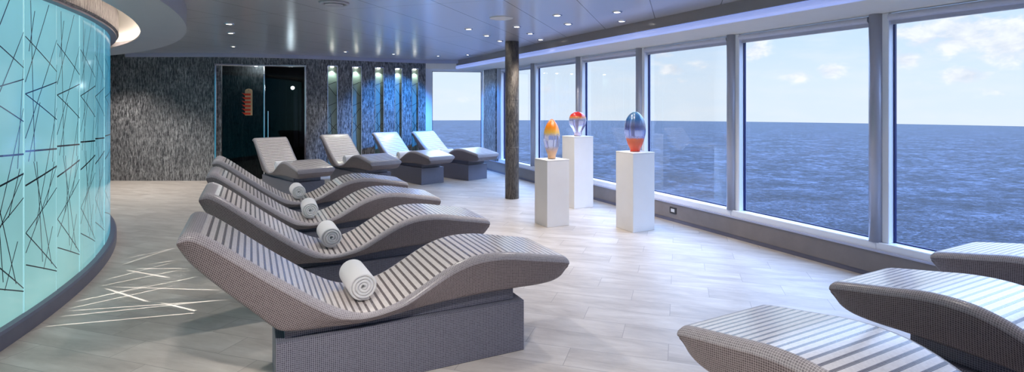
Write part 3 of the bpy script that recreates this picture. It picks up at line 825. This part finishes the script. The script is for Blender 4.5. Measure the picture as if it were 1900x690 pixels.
dl = [((425, 44), 'downlight nearest the viewer over the row of four loungers, left part of the ceiling'),
      ((428, 61), 'second downlight of the line of three left of the ceiling vent'),
      ((433, 86), 'third and smallest downlight of the line of three, before the door'),
      ((641, 95.7), 'downlight close to the wall above the first lit niche'),
      ((730.4, 100), 'downlight close to the wall above the fourth lit niche'),
      ((813, 103.5), 'small downlight before the end window, above its left frame'),
      ((868, 101.3), 'small downlight before the middle of the end window'),
      ((869.6, 53.5), 'downlight left of the white ceiling speaker and slightly behind it'),
      ((903, 65.7), 'downlight just behind the white ceiling speaker, towards the end window'),
      ((927.4, 75.7), 'downlight directly left of the top of the round pillar'),
      ((958.7, 49), 'downlight just in front of the top of the round pillar'),
      ((984, 62), 'downlight right beside the top of the round pillar'),
      ((1003, 73.2), 'small downlight behind the pillar next to the window soffit'),
      ((1034, 28), 'bright downlight right of the white ceiling speaker'),
      ((1054.3, 44.2), 'downlight over the two left pedestals'),
      ((1145, 21.7), 'largest downlight over the window side, nearest the top edge'),
      ((1153.6, 38.8), 'downlight beside the glossy soffit, above the blue glass ornament')]
WARM = (1, .94, .88)
for (u, v), lab in dl:
    P = at(u, v, CEIL); downlight(P.x, P.y, lab)
    if u != 927.4: spot(P.x, P.y, (42 if u > 1000 else (14 if v > 100 else 30)) if u > 700 else 60, (1, .88, .76) if u > 1000 else WARM)
extra = [(-.67, 1.06, 340), (-2.2, 2.9, 22), (-1.0, 4.6, 75), (.9, 4.6, 55), (1.4, 2.9, 30), (2.7, 3.6, 25), (3.2, 1.2, 20), (-1.0, -1.0, 30), (2.0, -.8, 60), (-2.6, 5.2, 45), (-6.9, 9.7, 140), (-7.9, 10.2, 150)]  # the far pair at the end are unseen, added to brighten the dark wall
for i, (x, y, e) in enumerate(extra):
    if y < 5.2: downlight(x, y, 'recessed downlight in the ceiling above the camera side of the room')
    else: downlight(x, y, 'recessed downlight in the ceiling over the rear passage')
    spot(x, y, e, WARM if y < 5 else (1, .92, .84))
# blue spots without fixtures, added to tint the wall and pier by the end window
for (x, y, tx, ty, e) in [(-1.3, 11.3, -2.8, 12.6, 750), (-1.5, 11.9, -.5, 12.9, 300)]:
    o = spot(x, y, e, (.03, .30, 1), 62, .05)
    d = Vector((tx - x, ty - y, 1.0 - 2.6)); o.rotation_euler = d.to_track_quat('-Z', 'Y').to_euler()
# white speaker + vent
P = at(930, 33, CEIL)
sp = thing('ceiling_speaker', 'plain white round speaker flush in the ceiling before the pillar', 'speaker', (P.x, P.y, CEIL))
obj('grille', lathe([(0, -.008), (.12, -.008), (.128, -.004), (.128, 0), (0, 0)], 40), M['plastic'], sp)
obj('trim_ring', lathe([(.127, -.004), (.132, -.012), (.142, -.009), (.145, 0), (.127, 0)], 40), M['plastic'], sp, True)
P = at(619.6, 5, CEIL)
vt = thing('ceiling_vent', 'round grey ventilation disc with a raised ring at the top edge', 'vent', (P.x, P.y, CEIL))
obj('trim_ring', lathe([(.11, -.01), (.125, -.022), (.145, -.018), (.155, 0), (.11, 0)], 40), M['soffit'], vt, True)
obj('disc', lathe([(0, -.03), (.085, -.03), (.095, -.024), (.09, -.016), (0, -.014)], 40), M['soffit'], vt, True)
obj('stem', lathe([(.02, -.018), (.02, 0), (0, 0)], 16), M['darkplastic'], vt)
# socket in the kick panel
q = None
for k in range(2000):
    s = -3 + k * .005; w = wp(s)
    if w.x / w.y >= .2988: q = w; break
sk = thing('floor_socket', 'small dark-framed socket in the low taupe panel under the windows', 'socket', (q.x, q.y, .155), math.atan2(TW.y, TW.x))
sg = 1 if Vector((-TW.y, TW.x)).dot(NW) > 0 else -1
def sb(x, y0, y1, z, b=.002): return box_bm(-x, x, min(y0 * sg, y1 * sg), max(y0 * sg, y1 * sg), -z, z, b, 1)
obj('cover_frame', sb(.062, 0, .010, .042), M['darkplastic'], sk)
obj('insert', sb(.034, .009, .014, .022), M['plastic'], sk)

# ------------------------------------------------------------------ unseen patterned spot, added for the light lines thrown by the curved glass wall
def gobo():
    Lp = Vector((-2.55, 4.75, CEIL - .05))
    ld = bpy.data.lights.new('pattern_projector', 'SPOT'); ld.energy = 520; ld.color = (1, .97, .92); ld.spot_size = math.radians(88); ld.spot_blend = .25; ld.shadow_soft_size = .002
    o = bpy.data.objects.new('pattern_projector', ld); C.objects.link(o); o.location = Lp
    ld.use_nodes = True; nt = NT(ld.node_tree)
    em = nt.n['Emission']
    tc = nt.new('ShaderNodeNewGeometry').outputs['Incoming']
    x, y, z = nt.sep(tc)
    iz = nt.m('DIVIDE', Lp.z, nt.m('ABSOLUTE', z))
    gx = nt.m('MULTIPLY', x, iz); gy = nt.m('MULTIPLY', y, iz)       # metres on the floor from the lamp's foot
    segs = [((217, 494), (328, 458)), ((227, 481), (335, 458)), ((230, 500), (319, 516)), ((243, 498), (351, 498)), ((188, 521), (330, 484)), ((170, 534), (341, 499)), ((193, 534), (279, 561)), ((206, 532), (413, 538)), ((135, 561), (289, 526)), ((134, 560), (372, 512)), ((116, 575), (335, 527)), ((121, 577), (423, 556)), ((294, 560), (402, 586)), ((103, 588), (413, 556)), ((67, 607), (454, 572)), ((273, 491), (335, 481))]
    acc = None
    for a, b in segs:
        A = at(a[0], a[1], 0); B = at(b[0], b[1], 0)
        ax, ay, bx_, by = A.x - Lp.x, A.y - Lp.y, B.x - Lp.x, B.y - Lp.y
        L = math.hypot(bx_ - ax, by - ay); dx, dy = (bx_ - ax) / L, (by - ay) / L
        al = nt.m('SUBTRACT', nt.m('ADD', nt.m('MULTIPLY', gx, dx), nt.m('MULTIPLY', gy, dy)), ax * dx + ay * dy)
        pr = nt.m('ABSOLUTE', nt.m('SUBTRACT', nt.m('SUBTRACT', nt.m('MULTIPLY', gy, dx), nt.m('MULTIPLY', gx, dy)), ay * dx - ax * dy))
        wdt = .013 if abs(dx) < .93 and dy < 0 or L < .5 else .0085
        mk = nt.m('MULTIPLY', nt.m('SUBTRACT', 1.0, nt.m('DIVIDE', pr, wdt), clamp=True), 2.5, clamp=True)
        e1_ = nt.mapr(al, 0, .12); e2_ = nt.mapr(al, L, L - .12)
        mk = nt.m('MULTIPLY', nt.m('MULTIPLY', mk, e1_), nt.m('MULTIPLY', e2_, 1.0))
        acc = mk if acc is None else nt.m('MAXIMUM', acc, mk)
    nt.l.new(acc, em.inputs['Strength'])
gobo()

# ------------------------------------------------------------------ sea and sky
bm = bmesh.new(); n = 256; R = 1026.0
rs = [40, 90, 200, 450, 800, R]; c0 = bm.verts.new((0, 0, -29)); prev = None
for r in rs:
    ring = [bm.verts.new((r * math.cos(2 * PI * k / n), r * math.sin(2 * PI * k / n), -29 if r < 1000 else -29.2)) for k in range(n)]
    for k in range(n):
        if prev is None: bm.faces.new((c0, ring[k], ring[(k + 1) % n]))
        else: bm.faces.new((prev[k], ring[k], ring[(k + 1) % n], prev[(k + 1) % n]))
    prev = ring
def sea_b(nt, p):
    P = pos(nt); x, y, z = nt.sep(P)
    v = nt.comb(nt.m('MULTIPLY', x, 1.0), nt.m('MULTIPLY', y, 1.3), 0.0)
    dist = nt.vm('LENGTH', P); n0 = nt.noise(v, .85, 8, .65, .3); n9 = nt.noise(v, .26, 9, .68, .3); k9 = nt.mapr(dist, 90, 330); n1 = nt.m('ADD', nt.m('MULTIPLY', n0, nt.m('SUBTRACT', 1.0, k9)), nt.m('MULTIPLY', n9, k9)); n2 = nt.noise(v, .05, 4, .5); n3 = nt.noise(v, 2.2, 5, .65, .3)
    h = nt.m('ADD', nt.m('MULTIPLY', n1, 1.0), nt.m('MULTIPLY', n3, .35))
    f = nt.m('ADD', nt.m('MULTIPLY', h, .7), nt.m('MULTIPLY', n2, .25))
    c = nt.ramp(f, [(.52, rgb(16, 19, 26)), (.605, rgb(40, 45, 57)), (.70, rgb(84, 91, 108))])  # light and dark of the waves painted in by height
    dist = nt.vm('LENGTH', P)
    c = nt.mix(nt.mapr(dist, 250, 1000, 0, .8), c, rgb(44, 48, 56))  # distance haze mixed into the water colour
    nt.set(p.inputs['Base Color'], c)
    nt.set(p.inputs['Normal'], nt.bump(h, .8, .7))
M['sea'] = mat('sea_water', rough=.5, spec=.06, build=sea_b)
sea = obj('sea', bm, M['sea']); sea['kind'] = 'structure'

w = bpy.data.worlds.new('sky'); bpy.context.scene.world = w; w.use_nodes = True
nt = NT(w.node_tree); bg = nt.n['Background']
x, y, z = nt.sep(nt.new('ShaderNodeTexCoord').outputs['Generated'])
az = nt.m('ARCTAN2', x, y)
# sky colour by height
base = nt.ramp(nt.mapr(z, -.08, .9), [(0, rgb(224, 233, 243)), (.12, rgb(218, 232, 246)), (.22, rgb(196, 222, 248)), (.34, rgb(176, 206, 246)), (.6, rgb(160, 190, 242)), (1, rgb(140, 178, 235))])
blobs = [(1785, 62, 95, 34, 1), (1715, 72, 40, 22, .9), (1680, 110, 26, 15, 1), (1790, 140, 42, 15, 1.1), (1870, 75, 60, 40, 1), (1700, 60, 60, 20, .8), (1540, 132, 26, 13, .9), (1480, 142, 30, 10, .7), (1400, 92, 28, 20, .8), (1445, 125, 30, 10, .6),
         (1250, 128, 22, 11, .9), (1300, 122, 30, 9, .5), (1225, 105, 26, 16, .7), (1013, 168, 14, 9, .8), (1850, 170, 50, 10, .5), (1720, 160, 30, 9, .5), (850, 180, 40, 14, .3), (1240, 150, 40, 8, .5)]
cn = nt.noise(nt.comb(az, nt.m('MULTIPLY', z, 1.6), 0.0), 26, 7, .6, .2)
acc = None; el = nt.m('ARCTAN2', z, nt.m('SQRT', nt.m('ADD', nt.m('MULTIPLY', x, x), nt.m('MULTIPLY', y, y))))
for u, v, du, dv_, s in blobs:
    k = (u - 950) / 1000; a0 = math.atan(k); e0 = math.atan((193 - v) / 1000 / math.hypot(1, k)); sa = du / 1000 / (1 + k * k); se = dv_ / 1000 / math.hypot(1, k)
    d2 = nt.m('ADD', nt.m('POWER', nt.m('DIVIDE', nt.m('SUBTRACT', az, a0), sa), 2.0), nt.m('POWER', nt.m('DIVIDE', nt.m('SUBTRACT', el, e0), se), 2.0))
    g = nt.m('MULTIPLY', nt.m('EXPONENT', nt.m('MULTIPLY', d2, -.7)), s)
    acc = g if acc is None else nt.m('MAXIMUM', acc, g)
cf = nt.mapr(nt.m('ADD', acc, nt.m('MULTIPLY', nt.m('SUBTRACT', cn, .5), 2.2)), .32, .8, 0, 1)
cf = nt.m('MULTIPLY', cf, nt.mapr(acc, .05, .4))
cc = nt.mix(nt.mapr(cn, .35, .65), rgb(214, 220, 232), rgb(250, 250, 252))
wisp = nt.m('MULTIPLY', nt.mapr(nt.noise(nt.comb(az, nt.m('MULTIPLY', z, 4.0), 0.0), 9, 5, .6), .45, .75, 0, .4), nt.mapr(z, .5, .1))
col = nt.mix(wisp, base, rgb(238, 240, 244)); col = nt.mix(nt.m('MULTIPLY', cf, .85), col, cc)
nt.set(bg.inputs[0], col)
# the upper sky is brighter than the hazy band above the horizon
nt.set(bg.inputs[1], nt.mapr(z, .15, .55, 1.04, 9.0))

# ------------------------------------------------------------------ camera
cam = bpy.data.cameras.new('camera'); co = bpy.data.objects.new('camera', cam); C.objects.link(co)
co.location = (0, 0, EYE); co.rotation_euler = (PI / 2, 0, 0)
cam.sensor_width = 36; cam.lens = 36 * 1000 / 1900; cam.shift_y = -(345 - 193) / 1900
cam.clip_end = 5000; cam.clip_start = .05
S = bpy.context.scene; S.camera = co
S.view_settings.view_transform = 'Standard'; S.view_settings.look = 'None'; S.view_settings.gamma = 1; S.view_settings.exposure = .13
S.view_settings.use_curve_mapping = False
try:
    S.cycles.use_denoising = True; S.cycles.denoiser = 'OPENIMAGEDENOISE'
    S.cycles.max_bounces = 10; S.cycles.transparent_max_bounces = 16; S.cycles.sample_clamp_indirect = 6; S.cycles.caustics_reflective = False
except Exception: pass
